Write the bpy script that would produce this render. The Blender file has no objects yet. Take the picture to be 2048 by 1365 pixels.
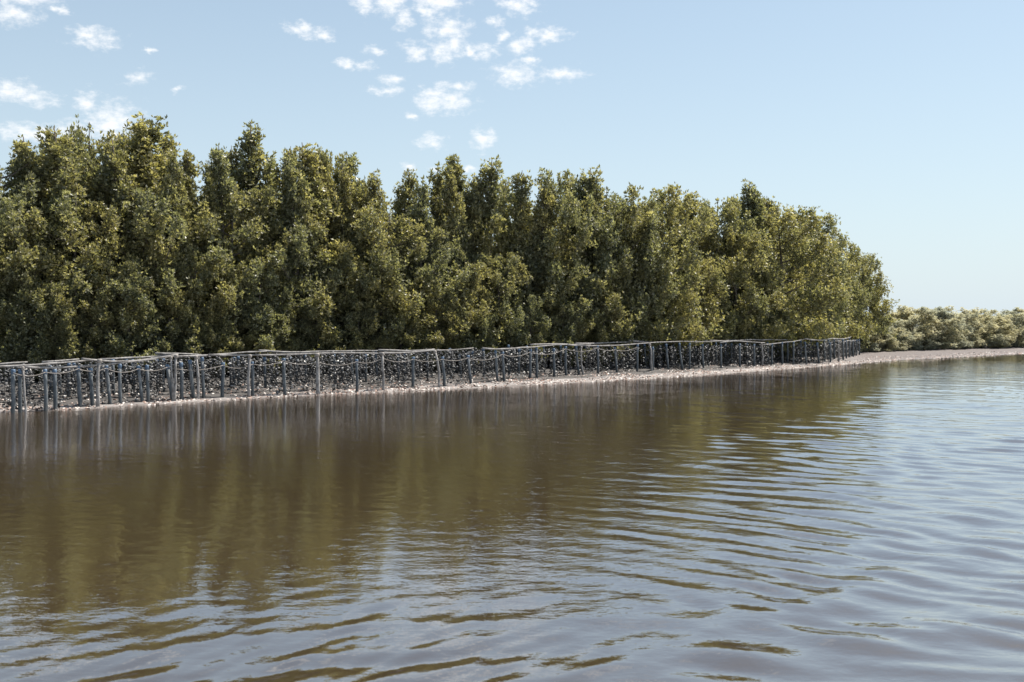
import bpy, math, random
import numpy as np
from mathutils import Vector, noise as mnoise

R = math.radians
sc = bpy.context.scene
col = sc.collection
rng = np.random.default_rng(11)
random.seed(5)

ORD = ('first second third fourth fifth sixth seventh eighth ninth tenth eleventh twelfth thirteenth fourteenth fifteenth sixteenth '
       'seventeenth eighteenth nineteenth twentieth').split()

# ------------------------------------------------------------------ camera
F = 1991.0          # focal length in pixels of the 2048 px wide photograph
CX, HY = 1024.0, 650.0
CH = 2.2            # eye height over the water, standing in a boat
cam_d = bpy.data.cameras.new('camera')
cam_d.sensor_width = 36.0
cam_d.lens = 35.0
cam_d.clip_start = 0.1
cam_d.clip_end = 6000
cam_d.dof.use_dof = True
cam_d.dof.focus_distance = 36
cam_d.dof.aperture_fstop = 3.2
cam = bpy.data.objects.new('camera', cam_d)
col.objects.link(cam)
cam.location = (0, 0, CH)
cam.rotation_euler = (R(90) - math.atan(32.5 / F), 0, 0)
sc.camera = cam

# ------------------------------------------------------------------ light
SUN_EL = 61.0
SUN_AZ = 52.0       # degrees from +Y towards +X: the sun stands high behind the trees, a little to the right
sund = Vector((math.sin(R(SUN_AZ)) * math.cos(R(SUN_EL)), math.cos(R(SUN_AZ)) * math.cos(R(SUN_EL)), math.sin(R(SUN_EL))))
sl = bpy.data.lights.new('sun', 'SUN')
sl.energy = 5.0
sl.angle = R(0.53)
sl.color = (1.0, 0.945, 0.86)
so = bpy.data.objects.new('sun', sl)
col.objects.link(so)
so.rotation_euler = sund.to_track_quat('Z', 'Y').to_euler()
so.location = (10, 22, 80)

vs = sc.view_settings
vs.view_transform = 'Standard'
vs.look = 'None'
vs.exposure = 1.0
vs.gamma = 1.0
vs.use_curve_mapping = False

# ------------------------------------------------------------------ node helpers
def node(nt, kind, **kw):
    n = nt.nodes.new(kind)
    for k, v in kw.items():
        setattr(n, k, v)
    return n

def put(nt, sock, v):
    if hasattr(v, 'is_output'):
        nt.links.new(v, sock)
    else:
        sock.default_value = v

def mth(nt, op, a, b=0.0, c=None, clamp=False):
    n = node(nt, 'ShaderNodeMath', operation=op, use_clamp=clamp)
    put(nt, n.inputs[0], a)
    put(nt, n.inputs[1], b)
    if c is not None:
        put(nt, n.inputs[2], c)
    return n.outputs[0]

def vm(nt, op, a, b=None, out=0):
    n = node(nt, 'ShaderNodeVectorMath', operation=op)
    put(nt, n.inputs[0], a)
    if b is not None:
        put(nt, n.inputs[1], b)
    return n.outputs[out]

def mixc(nt, f, a, b, blend='MIX'):
    n = node(nt, 'ShaderNodeMix', data_type='RGBA', blend_type=blend)
    put(nt, n.inputs[0], f)
    put(nt, n.inputs[6], a if hasattr(a, 'is_output') else (*a, 1))
    put(nt, n.inputs[7], b if hasattr(b, 'is_output') else (*b, 1))
    return n.outputs[2]

def smooth(nt, v, a, b, lo=0.0, hi=1.0):
    n = node(nt, 'ShaderNodeMapRange', interpolation_type='SMOOTHSTEP')
    put(nt, n.inputs[0], v)
    for i, q in enumerate((a, b, lo, hi)):
        n.inputs[i + 1].default_value = q
    return n.outputs[0]

def noise(nt, vec, scale, detail=4, rough=0.55, dim='3D'):
    n = node(nt, 'ShaderNodeTexNoise', noise_dimensions=dim)
    if vec is not None:
        put(nt, n.inputs['Vector'], vec)
    n.inputs['Scale'].default_value = scale
    n.inputs['Detail'].default_value = detail
    n.inputs['Roughness'].default_value = rough
    return n.outputs['Fac']

# ------------------------------------------------------------------ sky
world = bpy.data.worlds.new('World')
sc.world = world
world.use_nodes = True
wt = world.node_tree
wt.nodes.clear()
sky = node(wt, 'ShaderNodeTexSky', sky_type='NISHITA')
sky.sun_disc = False
sky.sun_elevation = R(SUN_EL)
sky.sun_rotation = R(SUN_AZ)
sky.altitude = 0
sky.air_density = 1.0
sky.dust_density = 1.1
sky.ozone_density = 1.2
gen = node(wt, 'ShaderNodeTexCoord').outputs['Generated']
sep = node(wt, 'ShaderNodeSeparateXYZ')
wt.links.new(gen, sep.inputs[0])
az = mth(wt, 'ARCTAN2', sep.outputs[0], sep.outputs[1])
el = mth(wt, 'ARCSINE', sep.outputs[2])
cb = node(wt, 'ShaderNodeCombineXYZ')
wt.links.new(az, cb.inputs[0])
wt.links.new(el, cb.inputs[1])
ae = cb.outputs[0]
# clouds: small torn puffs at fixed compass directions (px, py, half width, half height)
CL = [(45, -4, 50, 14), (32, 32, 32, 15), (190, 78, 34, 17), (278, 156, 19, 10), (228, 250, 42, 32),
      (60, 268, 48, 12), (150, 262, 34, 12), (30, 186, 34, 15), (72, 200, 36, 11), (178, 210, 18, 20),
      (606, 58, 28, 8), (640, 70, 26, 9), (735, 14, 24, 14), (785, 14, 26, 20), (876, 8, 44, 16),
      (858, 28, 20, 12), (893, 60, 36, 19), (914, 88, 24, 20), (886, 106, 30, 16), (830, 104, 22, 14),
      (968, 106, 22, 13), (938, 104, 14, 10), (806, 42, 16, 13), (750, 104, 18, 7), (692, 129, 14, 8),
      (730, 134, 16, 6), (1036, 12, 36, 15), (1014, 6, 26, 8), (1068, 12, 14, 8), (1090, 70, 36, 13),
      (1040, 96, 24, 14), (1000, 76, 15, 9), (1032, 152, 40, 17), (1120, 150, 36, 12), (1060, 124, 12, 8),
      (772, 183, 24, 7), (866, 206, 28, 18), (900, 206, 42, 18), (860, 190, 22, 12), (865, 286, 24, 13), (966, 278, 18, 17),
      (905, 174, 30, 8), (820, 236, 14, 5), (816, 336, 16, 6), (785, 160, 20, 8), (942, 342, 14, 5),
      (300, 108, 8, 5), (360, 184, 9, 6), (118, 20, 10, 6), (992, 46, 14, 7), (868, 340, 10, 4),
      (880, -90, 60, 30), (1040, -120, 50, 26), (700, -150, 44, 22), (120, -120, 60, 24), (960, -260, 70, 30),
      (300, -300, 60, 30), (1300, -330, 50, 26), (600, -420, 80, 36), (1500, -520, 60, 30), (1100, -480, 70, 34)]
CLN = 1.0
wob = node(wt, 'ShaderNodeTexNoise')
put(wt, wob.inputs['Vector'], vm(wt, 'MULTIPLY', ae, (1, 1.5, 1)))
wob.inputs['Scale'].default_value = 42
wob.inputs['Detail'].default_value = 5
wob.inputs['Roughness'].default_value = .6
wv = vm(wt, 'MULTIPLY', vm(wt, 'SUBTRACT', wob.outputs['Color'], (.5, .5, .5)), (.030, .014, 0))
aw = vm(wt, 'ADD', ae, wv)
best = None
for (px, py, hw, hh) in CL:
    dx = (px - CX) / F
    dz = (HY - py) / F
    a = math.atan(dx)
    e = math.atan(dz * math.cos(a))
    dv = vm(wt, 'MULTIPLY', vm(wt, 'SUBTRACT', aw, (a, e, 0)), (F / (hw * 1.12), F / (hh * 1.2), 0))
    d = vm(wt, 'LENGTH', dv, out=1)
    best = d if best is None else mth(wt, 'MINIMUM', best, d)
n1 = noise(wt, vm(wt, 'MULTIPLY', ae, (1, 1.7, 1)), 90, 7, .62)
dd = mth(wt, 'ADD', best, mth(wt, 'MULTIPLY', mth(wt, 'SUBTRACT', n1, .5), 3.2))
mask = smooth(wt, dd, 1.45, -0.45)
mask = mth(wt, 'MULTIPLY', mask, 1.0)
elc = mth(wt, 'MAXIMUM', el, 0.0)
haze = mth(wt, 'MULTIPLY', mth(wt, 'EXPONENT', mth(wt, 'MULTIPLY', elc, -3.0)), 0.9)
skyc = mixc(wt, haze, mixc(wt, 1.0, sky.outputs[0], (.82, .87, .815), 'MULTIPLY'), (4.35, 5.05, 5.6))
cloudc = mixc(wt, mask, skyc, (6.4, 6.5, 6.6))
# below the horizon: the same hazy tone
bg = node(wt, 'ShaderNodeBackground')
wt.links.new(cloudc, bg.inputs[0])
bg.inputs[1].default_value = 0.084
wo = node(wt, 'ShaderNodeOutputWorld')
wt.links.new(bg.outputs[0], wo.inputs[0])

# ------------------------------------------------------------------ materials
def mat(name):
    m = bpy.data.materials.new(name)
    m.use_nodes = True
    nt = m.node_tree
    nt.nodes.clear()
    out = node(nt, 'ShaderNodeOutputMaterial')
    p = node(nt, 'ShaderNodeBsdfPrincipled')
    nt.links.new(p.outputs[0], out.inputs[0])
    return m, nt, p, out

def bump(nt, h, strength, dist, p):
    b = node(nt, 'ShaderNodeBump')
    b.inputs['Strength'].default_value = strength
    b.inputs['Distance'].default_value = dist
    put(nt, b.inputs['Height'], h)
    nt.links.new(b.outputs[0], p.inputs['Normal'])
    return b

def pos(nt):
    return node(nt, 'ShaderNodeNewGeometry').outputs['Position']

def objc(nt):
    return node(nt, 'ShaderNodeTexCoord').outputs['Object']

def leaf_material(name, dark, mid, light, dry, transl=0.32, rough=0.42, spec=0.5, tint=(1.2, 1.2, .62)):
    m, nt, p, out = mat(name)
    g = node(nt, 'ShaderNodeNewGeometry')
    ri = g.outputs['Random Per Island']
    oi = node(nt, 'ShaderNodeObjectInfo').outputs['Random']
    cr = node(nt, 'ShaderNodeValToRGB')
    nt.links.new(ri, cr.inputs[0])
    e = cr.color_ramp.elements
    e[0].position = 0.0
    e[0].color = (*dark, 1)
    e[1].position = 1.0
    e[1].color = (*dry, 1)
    for q, c in ((.45, mid), (.85, light), (.955, light)):
        k = e.new(q)
        k.color = (*c, 1)
    # broad drift of tone from branch to branch and from tree to tree
    n = noise(nt, g.outputs['Position'], 0.55, 3, .6)
    f = mth(nt, 'ADD', smooth(nt, n, .36, .64), mth(nt, 'MULTIPLY', mth(nt, 'SUBTRACT', oi, .5), .7), clamp=True)
    c = mixc(nt, f, mixc(nt, 1.0, cr.outputs[0], (.86, .91, .94), 'MULTIPLY'), mixc(nt, 1.0, cr.outputs[0], (1.16, 1.11, .94), 'MULTIPLY'))
    nt.links.new(c, p.inputs['Base Color'])
    p.inputs['Roughness'].default_value = rough
    p.inputs['Specular IOR Level'].default_value = spec
    tr = node(nt, 'ShaderNodeBsdfTranslucent')
    nt.links.new(mixc(nt, 1.0, c, tint, 'MULTIPLY'), tr.inputs[0])
    mx = node(nt, 'ShaderNodeMixShader')
    mx.inputs[0].default_value = transl
    nt.links.new(p.outputs[0], mx.inputs[1])
    nt.links.new(tr.outputs[0], mx.inputs[2])
    nt.links.new(mx.outputs[0], out.inputs[0])
    return m

M = {}
M['leaf'] = leaf_material('mangrove_leaf', (.115, .118, .072), (.22, .212, .125), (.33, .31, .20), (.50, .46, .37), .52, .42, .5)
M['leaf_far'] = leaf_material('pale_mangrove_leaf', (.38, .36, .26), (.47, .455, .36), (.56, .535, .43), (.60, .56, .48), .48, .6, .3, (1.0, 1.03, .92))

m, nt, p, out = mat('bark')
n = noise(nt, vm(nt, 'MULTIPLY', objc(nt), (6, 6, 1.2)), 3, 5)
nt.links.new(mixc(nt, n, (.035, .028, .022), (.16, .135, .115)), p.inputs['Base Color'])
p.inputs['Roughness'].default_value = .9
bump(nt, n, .6, .02, p)
M['bark'] = m

m, nt, p, out = mat('grey_tube')
oc = objc(nt)
oi = node(nt, 'ShaderNodeObjectInfo').outputs['Random']
n = noise(nt, vm(nt, 'MULTIPLY', oc, (5, 5, 1.6)), 3, 6, .65)
z = node(nt, 'ShaderNodeSeparateXYZ')
nt.links.new(oc, z.inputs[0])
base = mixc(nt, oi, (.042, .055, .068), (.085, .098, .108))
base = mixc(nt, smooth(nt, n, .45, .75), base, (.22, .22, .22))
low = smooth(nt, mth(nt, 'ADD', z.outputs[2], mth(nt, 'MULTIPLY', n, .5)), .62, .30)
base = mixc(nt, mth(nt, 'MULTIPLY', low, .8), base, (.035, .042, .045))
nt.links.new(base, p.inputs['Base Color'])
p.inputs['Roughness'].default_value = .62
bump(nt, n, .4, .01, p)
M['tube'] = m

m, nt, p, out = mat('blue_sleeve')
n = noise(nt, objc(nt), 12, 4)
nt.links.new(mixc(nt, n, (.05, .08, .13), (.09, .15, .23)), p.inputs['Base Color'])
p.inputs['Roughness'].default_value = .5
M['blue'] = m

m, nt, p, out = mat('weathered_wood')
g = pos(nt)
n = noise(nt, vm(nt, 'MULTIPLY', g, (1, 1, 1)), 7, 6, .7)
nt.links.new(mixc(nt, smooth(nt, n, .3, .7), (.11, .10, .093), (.31, .295, .285)), p.inputs['Base Color'])
p.inputs['Roughness'].default_value = .85
bump(nt, n, .6, .015, p)
M['wood'] = m

m, nt, p, out = mat('rope')
p.inputs['Base Color'].default_value = (.24, .215, .195, 1)
p.inputs['Roughness'].default_value = .9
M['rope'] = m

m, nt, p, out = mat('oyster_shell')
g = node(nt, 'ShaderNodeNewGeometry')
cr = node(nt, 'ShaderNodeValToRGB')
nt.links.new(g.outputs['Random Per Island'], cr.inputs[0])
e = cr.color_ramp.elements
e[0].color = (.010, .011, .012, 1)
e[1].color = (.74, .71, .66, 1)
for q, c in ((.48, (.026, .027, .030)), (.68, (.12, .12, .125)), (.88, (.36, .35, .345))):
    k = e.new(q)
    k.color = (*c, 1)
n = noise(nt, g.outputs['Position'], 45, 4, .7)
nt.links.new(mixc(nt, smooth(nt, n, .45, .72), cr.outputs[0], (.06, .058, .055)), p.inputs['Base Color'])
p.inputs['Roughness'].default_value = .55
bump(nt, n, .7, .01, p)
M['shell'] = m

m, nt, p, out = mat('litter')
g = node(nt, 'ShaderNodeNewGeometry')
cr = node(nt, 'ShaderNodeValToRGB')
nt.links.new(g.outputs['Random Per Island'], cr.inputs[0])
e = cr.color_ramp.elements
e[0].color = (.05, .035, .03, 1)
e[1].color = (.68, .62, .57, 1)
for q, c in ((.28, (.11, .06, .045)), (.48, (.30, .17, .12)), (.62, (.36, .30, .27)), (.82, (.52, .47, .43))):
    k = e.new(q)
    k.color = (*c, 1)
nt.links.new(cr.outputs[0], p.inputs['Base Color'])
p.inputs['Roughness'].default_value = .7
M['litter'] = m

m, nt, p, out = mat('bank_mud')
g = pos(nt)
sx = node(nt, 'ShaderNodeSeparateXYZ')
nt.links.new(g, sx.inputs[0])
n1 = noise(nt, g, 1.1, 6, .6)
n2 = noise(nt, g, 14, 6, .7)
n3 = noise(nt, g, 60, 3, .7)
c = mixc(nt, smooth(nt, n1, .38, .62), (.14, .126, .12), (.28, .26, .25))
c = mixc(nt, smooth(nt, n2, .50, .70), c, (.14, .095, .08))
c = mixc(nt, smooth(nt, n3, .55, .75), c, (.36, .335, .32))
# mud soaked and dark at the waterline, reddish leaf silt on the far bar
zz = mth(nt, 'ADD', sx.outputs[2], mth(nt, 'MULTIPLY', mth(nt, 'SUBTRACT', n2, .5), .05))
wet = smooth(nt, zz, .035, -.005)
c = mixc(nt, mth(nt, 'MULTIPLY', wet, .7), c, (.10, .08, .07))
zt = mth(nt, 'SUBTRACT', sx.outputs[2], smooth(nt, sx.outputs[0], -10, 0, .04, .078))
fence_shade = smooth(nt, mth(nt, 'ADD', zt, mth(nt, 'MULTIPLY', mth(nt, 'SUBTRACT', n1, .5), .06)), .0, .035)  # shade under and behind the oyster strings, painted into the mud colour
c = mixc(nt, mth(nt, 'MULTIPLY', mth(nt, 'MULTIPLY', fence_shade, smooth(nt, sx.outputs[0], 22, 17)), .88), c, (.036, .032, .029))
c = mixc(nt, mth(nt, 'MULTIPLY', smooth(nt, sx.outputs[0], 17, 24), smooth(nt, n1, .30, .60, .5, .9)), c, (.085, .067, .063))
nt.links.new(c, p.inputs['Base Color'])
rg = node(nt, 'ShaderNodeMapRange')
put(nt, rg.inputs[0], wet)
rg.inputs[3].default_value = .85
rg.inputs[4].default_value = .3
nt.links.new(rg.outputs[0], p.inputs['Roughness'])
bump(nt, mth(nt, 'ADD', n2, mth(nt, 'MULTIPLY', n3, .4)), .8, .05, p)
M['mud'] = m

m, nt, p, out = mat('river_water')
g = pos(nt)
p.inputs['Roughness'].default_value = .03
p.inputs['IOR'].default_value = 2.5
nb = noise(nt, vm(nt, 'MULTIPLY', g, (.25, .25, 1)), .6, 3, .5)
nt.links.new(mixc(nt, nb, (.040, .028, .015), (.050, .0345, .019)), p.inputs['Base Color'])
# capillary ripples, finer than the mesh carries
r1 = noise(nt, vm(nt, 'MULTIPLY', g, (1.3, 1.9, 1)), 2.8, 4, .55)
r2 = noise(nt, vm(nt, 'MULTIPLY', g, (1.0, 1.9, 1)), 9, 2, .5)
patch = smooth(nt, noise(nt, g, .09, 2, .5), .38, .62, .35, 1.0)
h = mth(nt, 'MULTIPLY', mth(nt, 'ADD', mth(nt, 'MULTIPLY', r1, .0105), mth(nt, 'MULTIPLY', r2, .0020)), patch)
b = bump(nt, h, 1.0, 1.0, p)
gl = node(nt, 'ShaderNodeBsdfGlossy')
gl.inputs['Roughness'].default_value = .02
gl.inputs['Color'].default_value = (.97, .98, 1, 1)
nt.links.new(b.outputs[0], gl.inputs['Normal'])
fr = node(nt, 'ShaderNodeFresnel')
fr.inputs['IOR'].default_value = 1.34
nt.links.new(b.outputs[0], fr.inputs['Normal'])
mx = node(nt, 'ShaderNodeMixShader')
nt.links.new(mth(nt, 'POWER', fr.outputs[0], .46), mx.inputs[0])
df = node(nt, 'ShaderNodeBsdfDiffuse')
for l_ in list(p.inputs['Base Color'].links):
    nt.links.new(l_.from_socket, df.inputs[0])
nt.links.new(df.outputs[0], mx.inputs[1])
nt.links.new(gl.outputs[0], mx.inputs[2])
nt.links.new(mx.outputs[0], out.inputs[0])
M['water'] = m

# ------------------------------------------------------------------ object helpers
def tag(o, label=None, cat=None, group=None, kind=None):
    for k, v in (('label', label), ('category', cat), ('group', group), ('kind', kind)):
        if v:
            o[k] = v
    return o

def link(name, me, parent=None, mt=None):
    if mt is not None and not me.materials:
        me.materials.append(mt)
    o = bpy.data.objects.new(name, me)
    col.objects.link(o)
    if parent is not None:
        o.parent = parent
    return o

def empty(name, loc):
    o = bpy.data.objects.new(name, None)
    o.empty_display_size = .3
    col.objects.link(o)
    o.location = loc
    return o

def mesh_np(name, V, Fc, smooth_=False):
    """V (n,3), Fc (m,k) all faces with the same vertex count."""
    me = bpy.data.meshes.new(name)
    V = np.asarray(V, np.float32)
    Fc = np.asarray(Fc, np.int32)
    k = Fc.shape[1]
    me.vertices.add(len(V))
    me.vertices.foreach_set('co', V.ravel())
    me.loops.add(Fc.size)
    me.loops.foreach_set('vertex_index', Fc.ravel())
    me.polygons.add(len(Fc))
    me.polygons.foreach_set('loop_start', np.arange(0, Fc.size, k, dtype=np.int32))
    me.polygons.foreach_set('loop_total', np.full(len(Fc), k, np.int32))
    if smooth_:
        me.polygons.foreach_set('use_smooth', np.ones(len(Fc), bool))
    me.update(calc_edges=True)
    return me

class Geo:
    """collects quads / tubes for one mesh"""
    def __init__(s):
        s.v = []
        s.f = []
    def tube(s, pts, rad, n=6, cap=True):
        pts = [Vector(q) for q in pts]
        if not hasattr(rad, '__len__'):
            rad = [rad] * len(pts)
        b = len(s.v)
        ref = Vector((0, 0, 1)) if abs((pts[-1] - pts[0]).normalized().z) < .8 else Vector((1, 0, 0))
        for i, q in enumerate(pts):
            t = (pts[min(i + 1, len(pts) - 1)] - pts[max(i - 1, 0)]).normalized()
            a = t.cross(ref).normalized()
            c = t.cross(a)
            for k in range(n):
                w = 2 * math.pi * k / n
                s.v.append(q + (a * math.cos(w) + c * math.sin(w)) * rad[i])
        for i in range(len(pts) - 1):
            for k in range(n):
                k2 = (k + 1) % n
                s.f.append((b + i * n + k, b + i * n + k2, b + (i + 1) * n + k2, b + (i + 1) * n + k))
        if cap:
            s.f.append(tuple(b + k for k in range(n))[::-1])
            e = b + (len(pts) - 1) * n
            s.f.append(tuple(e + k for k in range(n)))
    def mesh(s, name, sm=True):
        me = bpy.data.meshes.new(name)
        me.from_pydata([tuple(q) for q in s.v], [], s.f)
        if sm:
            me.polygons.foreach_set('use_smooth', [len(f) == 4 for f in s.f])
        me.update()
        return me

# ------------------------------------------------------------------ shore and ground
# waterline read from the photograph: pixel column, pixel row
SH = [(0, 825), (100, 822), (200, 817), (300, 811), (400, 805), (600, 793), (800, 784), (1000, 775), (1140, 767), (1300, 758),
      (1480, 746), (1600, 737), (1690, 729.5), (1740, 726), (1800, 720.5), (1900, 716), (2048, 708)]
shp = np.array([((x - CX) / F * (CH * F / (y - HY)), CH * F / (y - HY)) for x, y in SH])
shp = np.vstack([[-260, -150], [-90, -28], [-34, 10], [-19, 20.6], shp, [58, 93], [110, 135], [300, 300]])
NS = np.array([-.70, .714])      # inland direction
TS = np.array([.714, .70])       # along the shore

def ab(P):
    return P @ TS, P @ NS
sa, sb = ab(shp)
def shore_s(x, y):
    """distance inland of the waterline"""
    P = np.stack([np.asarray(x, float), np.asarray(y, float)], -1)
    a, b = ab(P)
    return b - np.interp(a, sa, sb)

def fbm(x, y, sc_, seed=0.0):
    return mnoise.fractal(Vector((x * sc_ + seed, y * sc_ - seed, seed * .37)), .6, 2.0, 4)

def sstep(x, a, b):
    t = min(max((x - a) / (b - a), 0), 1)
    return t * t * (3 - 2 * t)

def ground_z(x, y):
    s = float(shore_s(x, y))
    if s < 0:
        return max(-.9, s * .13)
    k = sstep(x, 17, 27)
    zm = np.interp(s, [0, .35, 1.4, 3.2, 5, 9, 30], [0, .035, .12, .22, .36, .45, .5])
    zs = np.interp(s, [0, 1, 6, 14, 20, 60], [0, .03, .13, .22, .36, .5])
    z = zm * (1 - k) + zs * k
    z += fbm(x, y, .55, 3) * .045 * min(1, s / .8)
    z += fbm(x, y, 2.2, 9) * .018 * min(1, s / .6)
    return max(z, .004 if s > .05 else 0)

def shore_D(px):
    x = (px - CX) / F
    D = 20.0
    for _ in range(60):
        s = float(shore_s(x * D, D))
        D += -s * 1.0
    return D

na, nb_ = 420, 64
aa = np.concatenate([[-320, -120, -60], np.linspace(sa[3] - 8, sa[-4] + 10, na), [150, 260, 600]])
ss = np.concatenate([[-400, -60, -12, -4], np.linspace(-1.2, 6.5, nb_), np.geomspace(7, 60, 22), [140, 500]])
V = []
for a in aa:
    b0 = float(np.interp(a, sa, sb))
    for s in ss:
        q = TS * a + NS * (b0 + s)
        V.append((q[0], q[1], ground_z(q[0], q[1])))
nS = len(ss)
idx = np.arange(len(aa) * nS).reshape(len(aa), nS)
Fc = np.stack([idx[:-1, :-1], idx[1:, :-1], idx[1:, 1:], idx[:-1, 1:]], -1).reshape(-1, 4)
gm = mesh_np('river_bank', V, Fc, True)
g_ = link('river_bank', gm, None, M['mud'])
tag(g_, kind='structure')

# ------------------------------------------------------------------ water
rows = np.concatenate([np.linspace(2.0, 5.0, 30, endpoint=False), 5.0 / (1 - np.linspace(0, 1 - 5.0 / 120, 960))])
rows = rows[rows < 121]
colsu = np.linspace(-1, 1, 560)
DD, UU = np.meshgrid(rows, colsu, indexing='ij')
XX = UU * (DD * .66 + 3.0)

def vnoise(x, y, seed):
    """smooth value noise, vectorised"""
    r = np.random.default_rng(seed)
    T = r.random((256, 256))
    xi = np.floor(x).astype(int); yi = np.floor(y).astype(int)
    fx = x - xi; fy = y - yi
    fx = fx * fx * (3 - 2 * fx); fy = fy * fy * (3 - 2 * fy)
    g = lambda i, j: T[i % 256, j % 256]
    return (g(xi, yi) * (1 - fx) + g(xi + 1, yi) * fx) * (1 - fy) + (g(xi, yi + 1) * (1 - fx) + g(xi + 1, yi + 1) * fx) * fy * 1.0

def waves(X, Y):
    h = np.zeros_like(X)
    wx = X + .8 * (vnoise(X * .23, Y * .23, 1) - .5) * 2
    wy = Y + .8 * (vnoise(X * .21 + 40, Y * .21, 2) - .5) * 2
    r = np.random.default_rng(7)
    dist = np.hypot(X, Y)
    # trains of small waves rolling off the boat's passage: crests nearly across the view
    side = np.clip((X / np.maximum(Y, 1) + .02) / .36, 0, 1)
    side = side * side * (3 - 2 * side)
    near = np.clip((8.9 - dist) / 2.4, 0, 1)
    N = 30
    space = Y * Y * .0002
    for i in range(N + 7):
        if i < N:
            L = float(np.clip(.58 * math.exp(r.normal(0, .42)), .24, 1.5))
            slope = .115
        else:       # longer, lower chop that still shows far out
            L = float(r.uniform(1.0, 2.4))
            slope = .085
        ang = float(r.normal(31, 15)) if i % 3 else float(r.normal(-24, 26))
        w = (.30 + .70 * side) if i % 3 else (.18 + .95 * (1 - side) * near)
        if i >= N:
            w = w * np.clip((Y - 12) / 18, .15, 1)
        k = 2 * np.pi / L
        dx, dy = math.sin(R(ang)), math.cos(R(ang))
        A = slope * math.sqrt(2 / N) * L / (2 * np.pi)
        amp = A * w * (.2 + 1.6 * vnoise(X * .22 + i * 7.3, Y * .36 + i * 3.1, 30 + i))
        amp = amp * np.clip(L / (space * 2.6) - .5, 0, 1)
        h += amp * np.sin(k * (wx * dx + wy * dy) + 6.28 * r.random() + 3.0 * vnoise(X * .6, Y * .6, 60 + i))
    h *= (.16 + .58 * side + .46 * near * (1 - .5 * side)) * (1 - .3 * side * np.clip((12 - dist) / 6, 0, 1))
    h += near * (1 - .6 * side) * .019 * (vnoise(X * 1.4 + Y * .5 + 9, Y * 1.5 - X * .7, 201) - .5 + .5 * (vnoise(X * 3.6 + Y, Y * 4.0 + 5 - X * 1.5, 202) - .5))
    # wake of the boat: two longer swells at the lower right
    def ridge(x0, y0, ang, L, A, n, width):
        dx, dy = math.cos(R(ang)), math.sin(R(ang))
        u = (X - x0) * dx + (Y - y0) * dy
        v = -(X - x0) * dy + (Y - y0) * dx + .12 * np.sin(u * .9) + .3 * (vnoise(X * .6, Y * .6, 91) - .5)
        return A * np.exp(-(v / (L * n)) ** 2) * np.cos(2 * np.pi * v / L) * (1 / (1 + np.exp(-(u + width))))
    h += ridge(1.6, 7.2, 40, .95, .013, 1.1, .5)
    h += ridge(2.6, 6.6, 52, .17, .0011, 2.2, .5)
    h += ridge(0.2, 6.3, 14, 1.1, .012, .8, 1.0)
    fade = np.clip((130 - Y) / 40, 0, 1)
    s = shore_s(X, Y)
    calm = np.clip(-s / 12, .3, 1)
    return h * fade * calm
H = waves(XX, DD)
edge = np.minimum(1, np.minimum((1 - np.abs(UU)) * 25, np.minimum((DD - rows[0]) / .6, (rows[-1] - DD) / 8)))
H *= np.clip(edge, 0, 1)
nr, nc = XX.shape
V = np.stack([XX, DD, H], -1).reshape(-1, 3)
idx = np.arange(nr * nc).reshape(nr, nc)
Fc = np.stack([idx[:-1, :-1], idx[:-1, 1:], idx[1:, 1:], idx[1:, :-1]], -1).reshape(-1, 4)
c00, c01, c10, c11 = idx[0, 0], idx[0, -1], idx[-1, 0], idx[-1, -1]
Bq = 3000.0
extra = np.array([(-Bq, -Bq, 0), (Bq, -Bq, 0), (Bq, Bq, 0), (-Bq, Bq, 0)], float)
n0 = len(V)
V = np.vstack([V, extra])
Fc = np.vstack([Fc, [[n0, n0 + 1, c01, c00], [n0 + 1, n0 + 2, c11, c01], [n0 + 2, n0 + 3, c10, c11], [n0 + 3, n0, c00, c10]]])
wm = mesh_np('river_water', V, Fc, True)
w_ = link('river_water', wm, None, M['water'])
tag(w_, kind='structure')

# ------------------------------------------------------------------ trees
def leaves(points, dirs, n_per, size, r, spread=.95, aspect=.44):
    """rosettes of n_per leaves round each direction; returns verts, quads"""
    P = np.repeat(points, n_per, 0)
    Dn = np.repeat(dirs, n_per, 0)
    m_ = len(P)
    rv = r.normal(size=(m_, 3))
    rv -= (rv * Dn).sum(1, keepdims=True) * Dn
    rv /= np.linalg.norm(rv, axis=1, keepdims=True) + 1e-9
    t = r.uniform(.3, 1.15, (m_, 1)) * 1.25
    ax = Dn * np.cos(t) + rv * np.sin(t)
    side = np.cross(ax, Dn + r.normal(scale=.35, size=(m_, 3)))
    side /= np.linalg.norm(side, axis=1, keepdims=True) + 1e-9
    nrm = np.cross(ax, side)
    L = size * r.uniform(.7, 1.25, (m_, 1))
    W = L * aspect
    base = P + rv * size * .08
    v0 = base
    v1 = base + ax * L * .52 + side * W * .5 + nrm * L * .05
    v2 = base + ax * L - nrm * L * .06
    v3 = base + ax * L * .52 - side * W * .5 + nrm * L * .05
    Vv = np.stack([v0, v1, v2, v3], 1).reshape(-1, 3)
    Ff = np.arange(m_ * 4).reshape(-1, 4)
    return Vv, Ff

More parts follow.
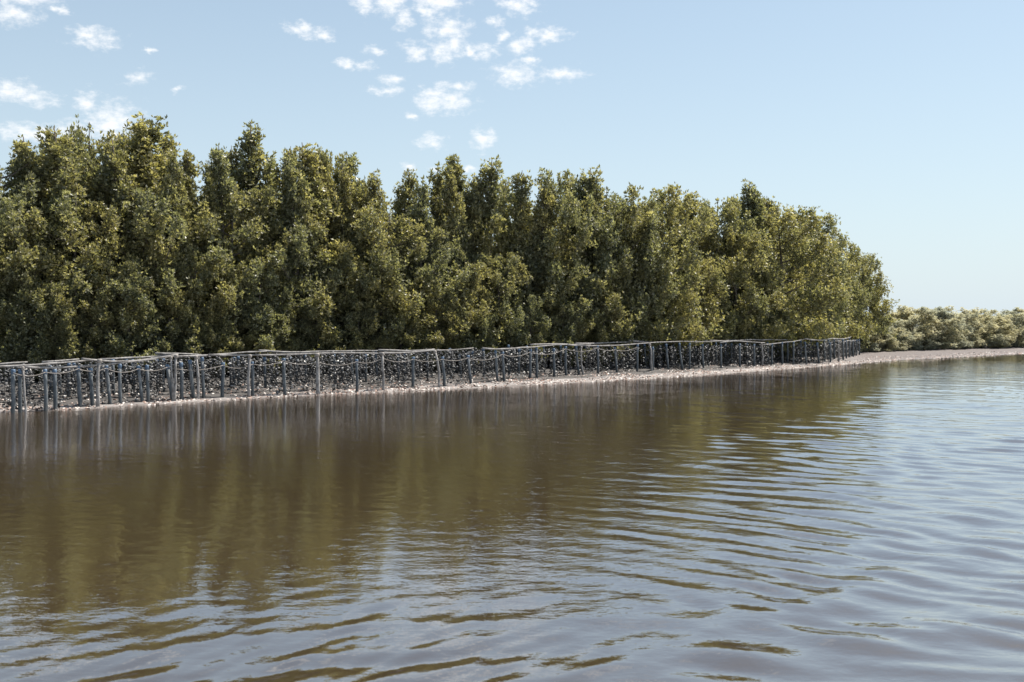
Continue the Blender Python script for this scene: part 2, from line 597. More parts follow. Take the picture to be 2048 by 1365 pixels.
def build_tree(kind, seed, nleafscale=1.0, leaf=.12):
    """unit tree 7 m high: returns trunk mesh, crown mesh"""
    r = np.random.default_rng(seed)
    Hh = 7.0
    G = Geo()
    loose = []
    clumps = []       # x, y, z, radius
    lean = r.normal(scale=.25, size=2)
    def trunk_at(t):
        return Vector((lean[0] * t * t + .12 * math.sin(t * 5 + seed), lean[1] * t * t + .12 * math.cos(t * 4 + seed), t * Hh))
    tops = [i / 12 for i in range(13)]
    G.tube([trunk_at(t) for t in tops], [.085 * (1 - t) ** .8 + .012 for t in tops], 6)
    if kind == 'spire':
        nl, r0, h0 = 34, 1.5, .08
    elif kind == 'round':
        nl, r0, h0 = 36, 2.1, .08
    else:
        nl, r0, h0 = 26, 1.9, .05
    # leader puffs near the top
    for i in range(7 if kind == 'spire' else 4):
        t = 1 - i * .045 - .02
        q = trunk_at(t)
        clumps.append((q.x + r.normal(scale=.05), q.y + r.normal(scale=.05), q.z - .05, .10 + .028 * i))
    for i in range(nl):
        t = h0 + (1 - h0) * ((i + r.random()) / nl) * .93
        a = i * 2.4 + r.normal(scale=.5)
        u = (t - h0) / (1 - h0)
        if kind == 'spire':
            prof = (1 - u) ** .85 * 1.0 + .02 if u > .25 else .85 + u * .4
        elif kind == 'round':
            prof = math.sqrt(max(0, 1 - (max(0, u - .35) / .66) ** 2)) * .95 + .06
        else:
            prof = math.sqrt(max(0, 1 - (max(0, u - .15) / .86) ** 2)) * .95 + .06
        ln = r0 * prof * r.uniform(.65, 1.15)
        st = trunk_at(max(.03, t - .10 * prof))
        rise = r.uniform(.25, .8) * (ln * .7) if kind != 'low' else r.uniform(.1, .5) * ln
        en = Vector((st.x + math.cos(a) * ln, st.y + math.sin(a) * ln, min(st.z + rise + .2, Hh * .985)))
        md = st.lerp(en, .5) + Vector((0, 0, -.08 * ln))
        G.tube([st, md, en], [.032, .022, .008], 4, False)
        for q in (.35, .62, .82, 1.0):
            if r.random() < .15:
                continue
            c = st.lerp(en, q) + Vector(r.normal(scale=.12, size=3))
            clumps.append((c.x, c.y, c.z + .05, (.10 + .21 * prof) * r.uniform(.5, 1.35) * (1.1 if q > .5 else .8)))
        # loose sprays along and past the limb
        for _ in range(int(18 + 46 * prof)):
            c = st.lerp(en, r.uniform(.3, 1.2)) + Vector(r.normal(scale=.06 + .17 * prof, size=3))
            loose.append((c.x, c.y, c.z + .06))
            if r.random() < .25:
                loose.append((c.x, c.y, c.z + .22))
        # a few upright shoots
        if r.random() < .6 and .3 < u < (.72 if kind == 'spire' else .9):
            hgt = r.uniform(.3, .75)
            top = en + Vector((r.normal(scale=.08), r.normal(scale=.08), hgt))
            if top.z < Hh * .97:
                G.tube([en, top], [.008, .004], 3, False)
                for q in (.5, .8, 1.05):
                    c = en.lerp(top, q)
                    clumps.append((c.x, c.y, c.z, .17 - .05 * q))
    # prop roots
    for k in range(7):
        a = k * .9 + r.random()
        z0 = r.uniform(.25, .8)
        ro = r.uniform(.35, .8)
        G.tube([(0, 0, z0), (math.cos(a) * ro * .6, math.sin(a) * ro * .6, z0 * .75), (math.cos(a) * ro, math.sin(a) * ro, -.15)], [.022, .02, .016], 4, False)
    pts, dirs = [], []
    for (x, y, z, rc) in clumps:
        nn = max(4, int(33 * nleafscale * rc ** 1.9 / .1))
        d = r.normal(size=(nn, 3))
        d /= np.linalg.norm(d, axis=1, keepdims=True)
        rad = rc * r.uniform(.15, 1.0, (nn, 1)) ** .5 * r.uniform(.8, 1.5, (nn, 1))
        c = np.array([x, y, z]) + d * rad * np.array([1, 1, 1.05])
        c[:, 2] = np.maximum(c[:, 2], .1)
        dd_ = d * .8 + np.array([0, 0, .65]) + r.normal(scale=.35, size=(nn, 3))
        dd_ /= np.linalg.norm(dd_, axis=1, keepdims=True)
        pts.append(c)
        dirs.append(dd_)
    lp = np.array(loose)
    lp = lp[lp[:, 2] < Hh]
    pts.append(lp)
    ld = r.normal(scale=.5, size=lp.shape) + np.array([0, 0, .9])
    dirs.append(ld / np.linalg.norm(ld, axis=1, keepdims=True))
    pts = np.concatenate(pts)
    dirs = np.concatenate(dirs)
    Vv, Ff = leaves(pts, dirs, 6, leaf, r)
    return G.mesh('trunk'), mesh_np('crown', Vv, Ff), len(Ff)

LIB = {}
tot = 0
for kind, ns in (('spire', 5), ('round', 5), ('low', 4)):
    LIB[kind] = []
    for i in range(ns):
        tm, cm, c_ = build_tree(kind, 100 + i * 7 + len(kind) * 31, 1.0, {'spire': .12, 'round': .13, 'low': .17}[kind])
        tm.materials.append(M['bark'])
        cm.materials.append(M['leaf'])
        LIB[kind].append((tm, cm))
        tot += c_
print('leaves in library', tot)

def ground_at_D(px, D):
    X = (px - CX) / F * D
    return X, D, ground_z(X, D)

def tree(px, ytop, off, kind, wid, label, group=None, name='mangrove_tree', D=None):
    D = shore_D(px) + off + 1.2 * min(1, max(0, (px - 1150) / 250)) + 9 * min(1, max(0, (px - 1585) / 60)) if D is None else D
    X, Y, z = ground_at_D(px, D)
    Hh = CH + (HY - ytop) / F * D - z
    i = int(rng.integers(len(LIB[kind])))
    tm, cm = LIB[kind][i]
    e = empty(name, (X, Y, z - .03))
    tag(e, label, 'tree' if name == 'mangrove_tree' else 'bush', group)
    e.rotation_euler = (0, 0, float(rng.uniform(0, 6.28)))
    s = Hh / 7.0
    e.scale = (s * wid, s * wid, s)
    link('trunk', tm, e)
    link('crown', cm, e)
    return e

SKY = [  # px, row of the tip, metres behind the waterline, kind, width
 (-60, 300, 8.5, 'spire', 1.1, 'mangrove whose crown is cut off by the left border of the picture'),
 (8, 303, 8.5, 'spire', 1.0, 'leftmost full mangrove, its top lower than the ragged tops beside it'),
 (58, 278, 9.5, 'spire', 1.0, 'ragged mangrove under the flat white cloud at the far left'),
 (110, 258, 9.0, 'spire', 1.15, 'tall mangrove with a blunt leafy tip, left of the slim forked tip'),
 (170, 245, 10.5, 'spire', .8, 'mangrove with a slim tip standing just left of the largest low cloud'),
 (222, 283, 9.0, 'spire', 1.0, 'mangrove directly below the largest low cloud'),
 (275, 226, 9.5, 'spire', 1.2, 'tallest mangrove of the whole stand, its tip crossing the low cloud'),
 (318, 262, 11.0, 'spire', .8, 'thin mangrove shoulder just right of the tallest tree'),
 (358, 298, 8.5, 'spire', .85, 'mangrove standing left of the deep notch in the skyline'),
 (443, 293, 8.5, 'spire', .85, 'mangrove standing right of the deep notch in the skyline'),
 (508, 248, 10.5, 'spire', .95, 'second tallest mangrove, a lone pointed spire with sky showing through it'),
 (568, 290, 10.0, 'spire', .75, 'narrow mangrove spire between two broader and taller ones'),
 (615, 283, 8.5, 'spire', 1.1, 'broad pointed mangrove right of the narrow spire'),
 (662, 303, 10.5, 'spire', .7, 'slim mangrove tip close beside the broad pointed one'),
 (712, 308, 9.5, 'spire', .95, 'mangrove spire at the left side of the wide dip in the skyline'),
 (762, 343, 8.5, 'spire', .9, 'low pointed mangrove in the wide dip of the skyline'),
 (825, 335, 9.5, 'spire', .7, 'small mangrove spire standing alone in the dip below the cloud pair'),
 (880, 328, 9.0, 'spire', .8, 'mangrove spire touching the left flank of a taller one at picture centre'),
 (915, 310, 10.0, 'spire', .85, 'tallest mangrove spire near the centre of the picture'),
 (972, 317, 9.0, 'spire', .95, 'dense conical mangrove just right of the central tall spire'),
 (1030, 342, 9.0, 'spire', .8, 'small ragged spire between the dense cone and the broad twin top'),
 (1075, 372, 8.0, 'spire', .9, 'low mangrove shoulder left of the broad twin top'),
 (1120, 347, 8.5, 'spire', 1.0, 'left half of the broad twin topped mangrove group right of centre'),
 (1168, 336, 9.0, 'spire', 1.0, 'right and taller half of the broad twin topped group right of centre'),
 (1205, 372, 8.0, 'round', .75, 'rounded mangrove falling away right of the twin topped group'),
 (1268, 396, 8.0, 'round', .8, 'low rounded mangrove crown in the shallow saddle of the skyline'),
 (1340, 377, 8.0, 'round', .85, 'rounded mangrove with a knobby top right of the shallow saddle'),
 (1385, 388, 9.0, 'spire', .9, 'pointed mangrove tip right beside the knobby rounded top'),
 (1440, 393, 8.0, 'round', .75, 'rounded mangrove left of the last high spire'),
 (1482, 362, 9.0, 'spire', 1.1, 'last high spire of the stand, dark and open against the sky'),
 (1518, 392, 9.5, 'spire', .8, 'thin tip leaning on the right side of the last high spire'),
 (1560, 412, 7.0, 'round', 1.0, 'big domed mangrove crown right of the last high spire'),
 (1606, 428, 8.0, 'round', .8, 'domed mangrove where the skyline starts to slope down'),
 (1640, 458, 7.5, 'round', .8, 'mangrove halfway down the sloping right end of the stand'),
 (1686, 488, 7.0, 'round', .8, 'mangrove lower on the sloping right end of the stand'),
 (1716, 505, 8.5, 'round', .75, 'small topped mangrove next to last on the sloping right end'),
 (1738, 552, 9.5, 'low', .95, 'last mangrove of the stand, its rounded crown leaning out over the sandbar'),
]
for i_, (px, yt, off, kd, wd, lb) in enumerate(SKY):
    if kd == 'spire' and i_ % 3 == 1 and 0 < i_ and 'thin' not in lb and 'spire' not in lb:
        kd, wd = 'round', wd * .75
    tree(px, yt, off, kd, wd * 1.05, lb, 'mangroves forming the skyline')

SLIM = [(35, 318), (85, 290), (140, 280), (198, 300), (248, 262), (298, 245), (338, 300), (378, 335), (420, 325), (478, 290), (535, 320), (592, 305), (638, 298),
        (688, 330), (735, 365), (795, 362), (850, 355), (897, 330), (945, 345), (1000, 352), (1052, 378), (1098, 362), (1145, 352), (1190, 362), (1235, 396),
        (1300, 398), (1362, 385), (1412, 398), (1462, 390), (1500, 378), (1540, 405), (1585, 420), (1622, 445)]
PLACE = ['at the far left', 'under the low cloud', 'near the tallest tree', 'near the deep notch', 'near the second tallest tree', 'left of the wide dip', 'at the wide dip',
         'at picture centre', 'near the twin top', 'near the shallow saddle', 'near the last high spire', 'where the skyline slopes down']
for k, (px, yt) in enumerate(SLIM):
    tree(px, yt, 7.5 + 4.5 * random.random(), 'spire', .72, 'slim mangrove tip in the skyline %s, %s of three' % (PLACE[min(11, k // 3)], ('left', 'middle', 'right')[k % 3]),
         'slim mangroves between the skyline trees')

MIDR = [
 (-20, 430, 6.3, 'round', .9, 'dark mangrove at the left border behind the oyster fence'),
 (60, 470, 6.2, 'round', .9, 'dense olive mangrove below the ragged far left tops'),
 (140, 400, 7.0, 'round', .85, 'olive mangrove in front of the tall blunt tipped one'),
 (215, 450, 6.2, 'round', .85, 'dark mangrove in front of and left of the tallest tree'),
 (310, 420, 7.0, 'round', .85, 'olive mangrove in front of the thin shoulder of the tallest tree'),
 (395, 500, 6.0, 'low', .85, 'mangrove filling the foot of the deep notch'),
 (462, 420, 7.0, 'round', .8, 'mangrove in front of the tree right of the notch'),
 (520, 512, 5.8, 'low', .85, 'short yellow green mangrove below the lone pointed spire'),
 (600, 440, 6.8, 'round', .85, 'mangrove with dark hollow under it below the broad pointed one'),
 (690, 420, 7.0, 'round', .8, 'grey green mangrove under the slim tips left of centre'),
 (765, 455, 6.4, 'round', .85, 'mangrove below the wide dip in the skyline'),
 (850, 440, 6.5, 'round', .85, 'broad mangrove face between the dip and the central spire'),
 (930, 520, 5.8, 'low', .9, 'bulging lighter mangrove crown low in front of the central spire'),
 (1000, 460, 6.5, 'round', .8, 'mangrove below and right of the dense cone'),
 (1062, 592, 5.3, 'low', .85, 'short rounded bright bush crown right above the fence at centre'),
 (1110, 450, 6.5, 'round', .85, 'sunlit mangrove in front of the left twin top'),
 (1205, 560, 5.4, 'low', .9, 'low bright mangrove crown right above the fence below the twin top'),
 (1185, 455, 6.8, 'round', .8, 'mangrove in front of the right twin top'),
 (1290, 465, 6.3, 'round', .85, 'mangrove below the shallow saddle of the skyline'),
 (1380, 470, 6.2, 'round', .85, 'mangrove in front of the knobby rounded top'),
 (1470, 460, 6.0, 'round', .85, 'sunlit mangrove in front of the last high spire'),
 (1540, 500, 5.6, 'round', .85, 'broad mangrove in front of the big domed crown'),
 (1622, 530, 5.6, 'round', .8, 'mangrove face below the sloping part of the skyline'),
 (1690, 560, 6.0, 'low', .9, 'low mangrove behind the far corner of the fence'),
]
for i_, (px, yt, off, kd, wd, lb) in enumerate(MIDR):
    if kd == 'round':
        yt += (-55, 45, -10, 70, -35, 20)[i_ % 6]
        wd *= 1.05
    tree(px, yt, off + .9, kd, wd * 1.1, lb, 'mangroves in the front of the stand')

LOWR = [(30, 600), (110, 560), (190, 590), (262, 545), (345, 575), (420, 600), (475, 590), (560, 610), (640, 585), (720, 600),
        (800, 590), (875, 575), (965, 615), (1130, 600), (1270, 590), (1345, 600), (1425, 585), (1500, 600), (1580, 610), (1655, 610)]
for k, (px, yt) in enumerate(LOWR):
    tree(px, yt, 6.2 + .5 * random.random(), 'low', 1.0, 'low dark mangrove undergrowth right behind the oyster fence, %s clump from the left' % ORD[k], 'undergrowth behind the fence', 'mangrove_bush')
for k in range(27):
    px = -40 + k * 64
    tree(px, 430 + k * 5.5 + random.uniform(-15, 15) + (10 if k > 20 else 0), 13.5 + random.random() * 2, 'round', 1.0,
         'mangrove deep inside the stand, seen only through gaps between crowns', 'mangroves deep inside the stand')

# far bushes beyond the sandbar
FARL = []
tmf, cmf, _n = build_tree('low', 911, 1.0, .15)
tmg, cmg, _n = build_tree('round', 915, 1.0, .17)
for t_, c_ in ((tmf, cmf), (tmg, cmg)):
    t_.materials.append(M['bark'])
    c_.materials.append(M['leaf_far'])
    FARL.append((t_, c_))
FAR = [ # px, tip row, D, width
 (1752, 655, 77, 1.5, 'small pale bush closest to the fence end beyond the sandbar'),
 (1790, 636, 79, 1.5, 'pale bush rising in a step left of the first far mound'),
 (1828, 612, 81, 1.5, 'left crown of the first and highest far mound of pale mangroves'),
 (1866, 613, 83, 1.5, 'right crown of the first and highest far mound of pale mangroves'),
 (1900, 626, 84, 1.5, 'pale bush in the dip between the two far mounds'),
 (1930, 622, 86, 1.4, 'pale bush on the left slope of the second far mound'),
 (1962, 613, 88, 1.6, 'crown of the second far mound of pale mangroves'),
 (1992, 630, 89, 1.4, 'pale bush in the notch right of the second far mound'),
 (2022, 622, 91, 1.5, 'pale bush rising toward the right border of the picture'),
 (2052, 613, 93, 1.6, 'pale bush cut by the right border of the picture'),
 (2100, 610, 97, 1.6, 'pale bush beyond the right border'),
 (2150, 612, 101, 1.7, 'second pale bush beyond the right border'),
]
def far_bush(px, yt, D, wd, lb, grp):
    X, Y, z = ground_at_D(px, D)
    Hh = CH + (HY - yt) / F * D - z
    tm, cm = FARL[int(rng.integers(2))]
    e = empty('mangrove_bush', (X, Y, z - .05))
    tag(e, lb, 'bush', grp)
    e.rotation_euler = (0, 0, float(rng.uniform(0, 6.28)))
    s = Hh / 7.0
    e.scale = (s * wd * 1.15, s * wd * 1.15, s)
    link('trunk', tm, e)
    link('crown', cm, e)
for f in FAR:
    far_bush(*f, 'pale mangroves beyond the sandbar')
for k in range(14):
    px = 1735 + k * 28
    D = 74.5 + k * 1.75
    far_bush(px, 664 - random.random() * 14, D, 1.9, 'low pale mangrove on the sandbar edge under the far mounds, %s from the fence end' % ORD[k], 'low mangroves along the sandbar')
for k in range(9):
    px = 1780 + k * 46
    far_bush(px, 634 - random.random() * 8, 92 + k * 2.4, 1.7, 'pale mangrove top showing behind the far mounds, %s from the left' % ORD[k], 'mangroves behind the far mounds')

# ------------------------------------------------------------------ oyster fence
FR = [(-60, 24.2), (0, 24.6), (91, 25.4), (222, 26.9), (345, 28.3), (505, 30.0), (570, 30.6), (713, 32.2), (826, 33.8), (889, 34.6), (1009, 36.8),
      (1060, 38.4), (1132, 40.1), (1197, 41.6), (1306, 44.3), (1380, 46.3), (1443, 47.8), (1480, 48.8), (1509, 49.6), (1587, 52.6), (1613, 53.6), (1662, 56.0)]
frx = [a for a, b in FR]
frd = [b for a, b in FR]
def frontD(px):
    return float(np.interp(px, frx, frd))
def at(px, py, D):
    return Vector(((px - CX) / F * D, D, CH - (py - HY) / F * D))

fence_a = empty('oyster_fence', at(640, 780, 31.2) * 1.0)
tag(fence_a, 'long front fence of grey tubes, pale poles and hanging oyster strings along the waterline', 'fence')
fence_b = empty('oyster_fence', at(640, 772, 33.6))
tag(fence_b, 'second oyster fence standing right behind the waterline one, at the foot of the mangroves', 'fence')
fence_c = empty('oyster_fence', at(1700, 712, 62))
tag(fence_c, 'short dark oyster fence beyond the corner, running away onto the sandbar', 'fence')
fence_d = empty('oyster_fence', at(640, 768, 35.0))
tag(fence_d, 'innermost oyster fence in the shade, half hidden behind the two rows nearer the water', 'fence')
def child(o, par):
    o.parent = par
    o.matrix_parent_inverse = par.matrix_world.inverted()
    # plain parenting: keep world position by subtracting the parent's location
    o.matrix_parent_inverse.identity()
    o.location = o.location - par.location
    return o

front = [at(x, HY, frontD(x)) for x in np.linspace(-60, 1662, 160)]
fl = [0]
for a, b in zip(front[:-1], front[1:]):
    fl.append(fl[-1] + (b - a).length)
TOTL = fl[-1]
fxs = [q.x for q in front]
fys = [q.y for q in front]
def on_front(l):
    return float(np.interp(l, fl, fxs)), float(np.interp(l, fl, fys))

def post(par, top, base, rad=.05, mtl='tube', cap=True, name='post'):
    z = ground_z(base.x, base.y)
    d = top - base
    # local mesh: origin at the ground, wobbling slightly
    G = Geo()
    L = d.length
    n = 5
    for_pts, rr = [], []
    for i in range(n):
        t = i / (n - 1)
        q = Vector((0, 0, -.25)) * (1 - t) + (top - Vector((base.x, base.y, z))) * t
        wob = (.006 if mtl == 'tube' else .022)
        q += Vector((random.gauss(0, wob), random.gauss(0, wob), 0))
        for_pts.append(q)
        rr.append(rad * (1 - .05 * t) if mtl == 'tube' else rad * (1.15 - .35 * t) * random.uniform(.9, 1.1))
    G.tube(for_pts, rr, 12 if mtl == 'tube' else 8)
    o = link(name, G.mesh(name), None, M[mtl])
    o.location = (base.x, base.y, z)
    child(o, par)
    if mtl == 'wood':
        G = Geo()
        a = for_pts[-1]
        G.tube([a + Vector((0, 0, -.10)), a + Vector((0, 0, -.07)), a + Vector((0, 0, -.02)), a + Vector((0, 0, .01))], [rad * .95, rad * 1.35, rad * 1.35, rad * .95], 8)
        link('lashing', G.mesh('lashing'), o, M['rope'])
    if cap:
        G = Geo()
        a = for_pts[-1]
        dn = (for_pts[-1] - for_pts[-2]).normalized()
        G.tube([a - dn * .09, a - dn * .02, a + dn * .035, a + dn * .04], [rad * 1.04, rad * 1.07, rad * 1.02, rad * .7], 12)
        c = link('sleeve', G.mesh('sleeve'), o, M['blue'])
    return o

A_POSTS = [(26, 742, 24, 810), (40, 742, 39, 812), (90, 742, 91, 817), (109, 742, 111, 804), (156, 735, 160, 811), (181, 739, 185, 800),
  (212, 734, 222, 806), (239, 731, 240, 801), (276, 735, 286, 803), (294, 733, 296, 794), (334, 732, 347, 799), (362, 728, 363, 793),
  (380, 723, 388, 786), (404, 717, 407, 786), (446, 728, 444, 789), (505, 726, 505, 790), (567, 719, 570, 787), (713, 721, 714, 781),
  (826, 716, 826, 773), (885, 716, 889, 773), (936, 713, 943, 768), (991, 703, 996, 761), (1005, 706, 1009, 763), (1061, 701, 1060, 757),
  (1073, 697, 1074, 753), (1107, 699, 1109, 752), (1131, 695, 1132, 753), (1152, 693, 1159, 750), (1195, 693, 1197, 748), (1230, 697, 1235, 746),
  (1275, 691, 1274, 742), (1306, 696, 1306, 743), (1332, 690, 1338, 738), (1359, 688, 1366, 737), (1379, 688, 1380, 736),
  (1405, 690, 1407, 736), (1442, 690, 1443, 738), (1479, 689, 1480, 736), (1508, 690, 1509, 735), (1544, 689, 1544, 733),
  (1564, 686, 1565, 729), (1587, 685, 1587, 730), (1610, 685, 1613, 729), (1634, 687, 1639, 728), (1660, 687, 1662, 726)]
A_STAKES = [(46, 734, 49, 795, .03), (196, 719, 194, 799, .05), (353, 710, 349, 795, .045), (343, 714, 347, 790, .03), (497, 710, 496, 787, .045),
  (634, 707, 635, 783, .06), (765, 706, 765, 779, .04), (871, 702, 882, 773, .045), (394, 712, 395, 778, .04), (1162, 693, 1166, 745, .035), (1299, 688, 1303, 740, .045),
  (1524, 686, 1527, 731, .04), (1677, 690, 1677, 722, .05)]
B_POSTS = [(52, 737, 53, 790), (100, 734, 100, 788), (137, 729, 137, 786), (148, 729, 149, 786), (225, 722, 227, 786), (251, 720, 253, 783),
  (264, 722, 266, 783), (313, 720, 315, 780), (326, 719, 328, 780), (467, 717, 468, 776), (529, 717, 531, 775), (476, 715, 477, 770), (580, 717, 582, 774), (610, 712, 612, 770), (668, 711, 669, 770),
  (684, 710, 685, 768), (702, 711, 706, 766), (731, 711, 732, 770), (752, 703, 754, 768), (809, 708, 811, 764), (796, 707, 797, 763), (854, 708, 856, 762), (899, 699, 905, 762),
  (919, 711, 922, 761), (945, 705, 950, 755), (967, 698, 968, 756), (1017, 692, 1018, 750), (1038, 700, 1038, 755), (1053, 694, 1054, 750), (1087, 693, 1089, 748),
  (1121, 693, 1122, 748), (1171, 695, 1174, 742), (1208, 696, 1209, 740), (1220, 692, 1222, 738), (1241, 693, 1245, 740), (1255, 692, 1258, 736), (1289, 690, 1292, 738),
  (1321, 693, 1322, 733), (1346, 691, 1350, 736), (1391, 690, 1392, 732), (1414, 690, 1416, 733), (1432, 687, 1433, 730), (1451, 686, 1451, 730), (1463, 688, 1463, 729), (1494, 687, 1495, 729),
  (1535, 686, 1536, 726), (1575, 684, 1576, 724), (1602, 683, 1603, 722), (1622, 682, 1623, 720), (1648, 681, 1650, 718)]
for (xt, yt, xb, yb) in A_POSTS:
    D = frontD(xb)
    # keep the picture row of the foot: slide along the view if the ground there is higher or lower
    post(fence_a, at(xt, yt, D), at(xb, yb, D), random.uniform(.046, .054))
for (xt, yt, xb, yb, rd) in A_STAKES:
    D = frontD(xb) - .12 if xb < 1670 else 57.2
    post(fence_a, at(xt, yt, D), at(xb, yb, D), rd, 'wood', False, 'stake')
for (xt, yt, xb, yb) in B_POSTS:
    D = frontD(xb) + 2.3 + random.uniform(-.3, .4)
    post(fence_b, at(xt, yt, D), at(xb, yb, D), random.uniform(.042, .05))
C_POSTS = [(1686, 680, 1687, 715, 59), (1692, 682, 1693, 713, 60.5), (1699, 678, 1699, 711, 62.5), (1706, 681, 1706, 711, 64), (1713, 681, 1713, 710, 66), (1718, 680, 1719, 710, 67),
           (1668, 679, 1669, 716, 59), (1657, 680, 1658, 716, 58.5), (1676, 680, 1677, 714, 60.5)]
for k in range(34):
    l = TOTL * (k + .3 + .4 * random.random()) / 34
    x, y = on_front(l)
    x += NS[0] * 2.75
    y += NS[1] * 2.75
    gz = ground_z(x, y)
    post(fence_d, Vector((x + random.gauss(0, .04), y, 1.12 + random.uniform(-.12, .05))), Vector((x, y, gz)), .045, cap=False)
for (xt, yt, xb, yb, D) in C_POSTS:
    post(fence_c, at(xt, yt, D), at(xb, yb, D), .055)

def pole(par, pts, rad=.028, name='rail', mtl='wood'):
    P = []
    for i in range(len(pts) - 1):
        a, b = pts[i], pts[i + 1]
        m_ = max(2, int((b - a).length / .35))
        for k in range(m_):
            P.append(a.lerp(b, k / m_))
    P.append(pts[-1])
    # soften the corners, then add knots
    for _ in range(3):
        P = [P[0]] + [(P[i - 1] + P[i] * 2 + P[i + 1]) / 4 for i in range(1, len(P) - 1)] + [P[-1]]
    o3 = P[0].copy()
    sd = random.random() * 50
    Q, rr = [], []
    for i, q in enumerate(P):
        w = Vector((0, mnoise.noise(Vector((i * .5, sd, 1))), mnoise.noise(Vector((i * .45, sd, 5))))) * .022
        Q.append(q + w - o3)
        rr.append(rad * (1.25 - .6 * i / len(P)) * random.uniform(.88, 1.15))
    G = Geo()
    G.tube(Q, rr, 7)
    o = link(name, G.mesh(name), None, M[mtl])
    o.location = o3
    return child(o, par)

A_RAILS = [[(-60, 737), (0, 734), (102, 728), (203, 720)], [(49, 734), (78, 736), (123, 737), (185, 732), (287, 722), (353, 712)],
  [(164, 718), (201, 721), (242, 727), (297, 719), (356, 709)], [(349, 714), (385, 714), (431, 709), (503, 704), (534, 703)],
  [(417, 710), (495, 711), (565, 710), (655, 706), (749, 707), (802, 708)], [(758, 707), (821, 706), (862, 701), (903, 701), (947, 697)],
  [(965, 697), (1006, 699), (1068, 694), (1109, 690), (1182, 689)], [(1136, 691), (1206, 692), (1273, 689), (1298, 687), (1322, 684), (1364, 683), (1405, 685), (1458, 681)],
  [(1440, 686), (1454, 682), (1480, 683), (1530, 686)], [(1526, 690), (1563, 686), (1589, 683), (1614, 678)], [(1609, 678), (1630, 681), (1646, 681), (1663, 677), (1676, 679)]]
B_RAILS = [[(-50, 731), (0, 728), (55, 725)], [(84, 725), (158, 719)], [(200, 719), (287, 716), (355, 709)], [(310, 708), (349, 707), (402, 710)],
  [(517, 702), (544, 703), (585, 707), (626, 704), (657, 702), (671, 704), (708, 703), (749, 701), (802, 703)], [(756, 700), (811, 703), (869, 699)],
  [(1060, 690), (1110, 688), (1160, 690)], [(1148, 688), (1190, 688), (1233, 685), (1292, 684)], [(1258, 681), (1290, 684), (1318, 686)], [(1452, 682), (1510, 680), (1585, 680)], [(1375, 684), (1420, 681), (1470, 683)]]
for rl in A_RAILS:
    pole(fence_a, [at(x, y, frontD(x) - .05 + .15 * (i % 2)) for i, (x, y) in enumerate(rl)], .025)
for rl in B_RAILS:
    pole(fence_b, [at(x, y, frontD(x) + 2.2) for x, y in rl], .030)
pole(fence_c, [at(1655, 679, 58.4), at(1668, 677, 59), at(1686, 679, 59.4), at(1701, 675, 62.5)], .03)
pole(fence_c, [at(1640, 682, 58), at(1662, 682, 58.7), at(1690, 683, 60), at(1712, 681, 65)], .026)

# sagging lines from post to post on the water side
ap = [q for q in A_POSTS if q[0] in (40, 90, 156, 212, 276, 334, 446, 505, 567, 634, 713, 765, 826, 885, 936, 1005, 1061, 1131, 1195, 1230, 1275, 1332)]
tops = [(26, 746)] + [(q[0], q[1] + 3) for q in ap if q[0] > 40] + [(634, 724), (765, 716)]
tops.sort()
for (x0, y0), (x1, y1) in zip(tops[:-1], tops[1:]):
    if random.random() < .12:
        continue
    a, b = at(x0, y0, frontD(x0) - .08), at(x1, y1, frontD(x1) - .08)
    sag = .05 * (b - a).length + random.uniform(.01, .06)
    P = [a.lerp(b, i / 12) - Vector((0, 0, sag * 4 * (i / 12) * (1 - i / 12))) - a for i in range(13)]
    G = Geo()
    G.tube(P, .0095, 5)
    o = link('rope', G.mesh('rope'), None, M['rope'])
    o.location = a
    child(o, fence_a)

# hanging strings of oysters
def shell_geo(V, Fq, c, r, rr):
    d = rr.normal(size=3); d /= np.linalg.norm(d)
    u = np.cross(d, [.3, .2, .9]); u /= np.linalg.norm(u)
    w = np.cross(d, u)
    b = len(V)
    n = 7
    el = rr.uniform(.55, .8)
    for k in range(n):
        a = 2 * math.pi * k / n
        q = rr.uniform(.8, 1.15)
        V.append(c + (u * math.cos(a) * q + w * math.sin(a) * el * q) * r + d * rr.normal(scale=.1) * r)
    V.append(c + d * r * .32)
    V.append(c - d * r * .18)
    for k in range(n):
        k2 = (k + 1) % n
        Fq.append((b + k, b + k2, b + n))
        Fq.append((b + k2, b + k, b + n + 1))

SV = []
for s_ in range(12):
    rr = np.random.default_rng(400 + s_)
    V, Fq = [], []
    n_sh = 36
    for k in range(n_sh):
        z = -.03 - 1.0 * (k + rr.uniform(-.4, .4)) / n_sh
        c = np.array([rr.normal(scale=.06), rr.normal(scale=.06), z])
        shell_geo(V, Fq, c, rr.uniform(.03, .064), rr)
    # cord
    b = len(V)
    for z in (0.02, -1.0):
        for k in range(3):
            a = 2.09 * k
            V.append(np.array([.006 * math.cos(a), .006 * math.sin(a), z]))
    for k in range(3):
        k2 = (k + 1) % 3
        Fq.append((b + k, b + k2, b + 3 + k2)); Fq.append((b + k, b + 3 + k2, b + 3 + k))
    me = mesh_np('oyster_string', np.array(V), np.array(Fq))
    me.materials.append(M['shell'])
    SV.append(me)

def hang(par, x, y, ztop, zbot):
    o = link('oyster_string', SV[random.randrange(len(SV))], None)
    o.location = (x, y, ztop)
    o.rotation_euler = (random.gauss(0, .03), random.gauss(0, .03), random.uniform(0, 6.28))
    s = (ztop - zbot)
    w = random.uniform(.85, 1.25)
    o.scale = (w, w, s)
    o['kind'] = 'stuff'
    child(o, par)

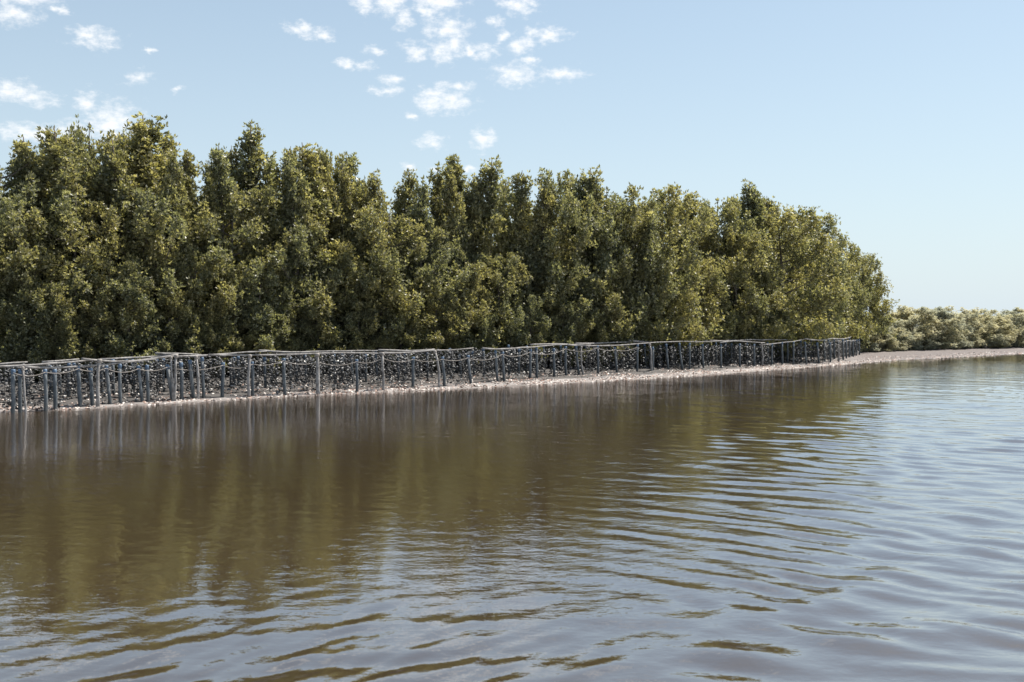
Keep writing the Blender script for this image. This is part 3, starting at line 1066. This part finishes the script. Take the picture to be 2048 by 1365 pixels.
for par, rows_, per in ((fence_a, (.25, .85), .36), (fence_b, (1.35, 1.95), .36), (fence_d, (2.5, 2.95), .36)):
    for ro in rows_:
        l = random.random() * .3
        while l < TOTL:
            x, y = on_front(l)
            x += NS[0] * ro + random.gauss(0, .06)
            y += NS[1] * ro + random.gauss(0, .06)
            gz = ground_z(x, y)
            px = x / y * F + CX
            ztop = 1.16 + .14 * min(1, max(0, px / 640)) + random.uniform(-.16, .02) + (.04 if par is fence_b else 0)
            gap = fbm(x, y, .35, 20 + ro * 10)
            if gap > -.33:
                hang(par, x, y, ztop - .03, gz + .02 + abs(random.gauss(0, .06)))
            l += per * random.uniform(.7, 1.3)
for k in range(90):
    t = (k + random.random()) / 90
    D = 57.5 + 9.5 * t
    px = 1650 + 68 * t + random.uniform(-12, 3)
    q = at(px, HY, D)
    gz = ground_z(q.x, q.y)
    hang(fence_c, q.x, q.y, 1.16 + random.uniform(-.1, .03), gz + .05 + abs(random.gauss(0, .05)))

# ------------------------------------------------------------------ shells, leaf litter and sticks on the bank
rr = np.random.default_rng(77)
V, Fq = [], []
cnt = 0
while cnt < 8200:
    a = rr.uniform(sa[3], sa[-4] + 4)
    s = abs(rr.normal(scale=.75)) + .02 if rr.random() < .6 else rr.uniform(.02, 3.0)
    b0 = float(np.interp(a, sa, sb))
    q = TS * a + NS * (b0 + s)
    z = ground_z(q[0], q[1])
    if q[0] > 19 and rr.random() < .6:
        continue
    if rr.random() > .35 + .9 * (fbm(q[0], q[1], .8, 44) + .3):
        continue
    r_ = rr.uniform(.018, .05)
    c = np.array([q[0], q[1], z + r_ * .25])
    b = len(V)
    ang = rr.uniform(0, 6.28)
    el = rr.uniform(.45, .9)
    tl = rr.normal(scale=.35, size=2)
    for k in range(6):
        w = 6.283 * k / 6
        ux, uy = math.cos(w) * r_, math.sin(w) * r_ * el
        X_, Y_ = ux * math.cos(ang) - uy * math.sin(ang), ux * math.sin(ang) + uy * math.cos(ang)
        V.append(c + np.array([X_, Y_, X_ * tl[0] + Y_ * tl[1]]))
    V.append(c + np.array([0, 0, r_ * .45]))
    for k in range(6):
        Fq.append((b + k, b + (k + 1) % 6, b + 6))
    cnt += 1
me = mesh_np('shell_litter', np.array(V), np.array(Fq))
o = link('shell_litter', me, None, M['litter'])
tag(o, 'broken shells and fallen reddish leaves strewn along the pale mud bank', 'shell litter', None, 'stuff')

for k in range(18):
    a = sa[3] + 6 + (sa[-7] - sa[3] - 6) * (k + rr.uniform(.1, .9)) / 18
    s = rr.uniform(.5, 2.2)
    b0 = float(np.interp(a, sa, sb))
    q = TS * a + NS * (b0 + s)
    ang = rr.normal(.7, .35)
    L = rr.uniform(.3, 1.1)
    P = []
    for i in range(5):
        t = (i / 4 - .5) * L
        x, y = q[0] + math.cos(ang) * t, q[1] + math.sin(ang) * t
        P.append(Vector((x, y, ground_z(x, y) + .02 + .03 * (i % 2))))
    o3 = P[0].copy()
    G = Geo()
    G.tube([p_ - o3 for p_ in P], [.016, .015, .013, .011, .008], 5)
    o = link('driftwood_stick', G.mesh('driftwood_stick'), None, M['wood'])
    o.location = o3
    tag(o, 'bleached stick on the mud at the foot of the fence, %s from the left' % ORD[k], 'stick', 'sticks lying on the mud bank')
print('objects', len(bpy.data.objects), 'tris', sum(len(m_.polygons) for m_ in bpy.data.meshes))
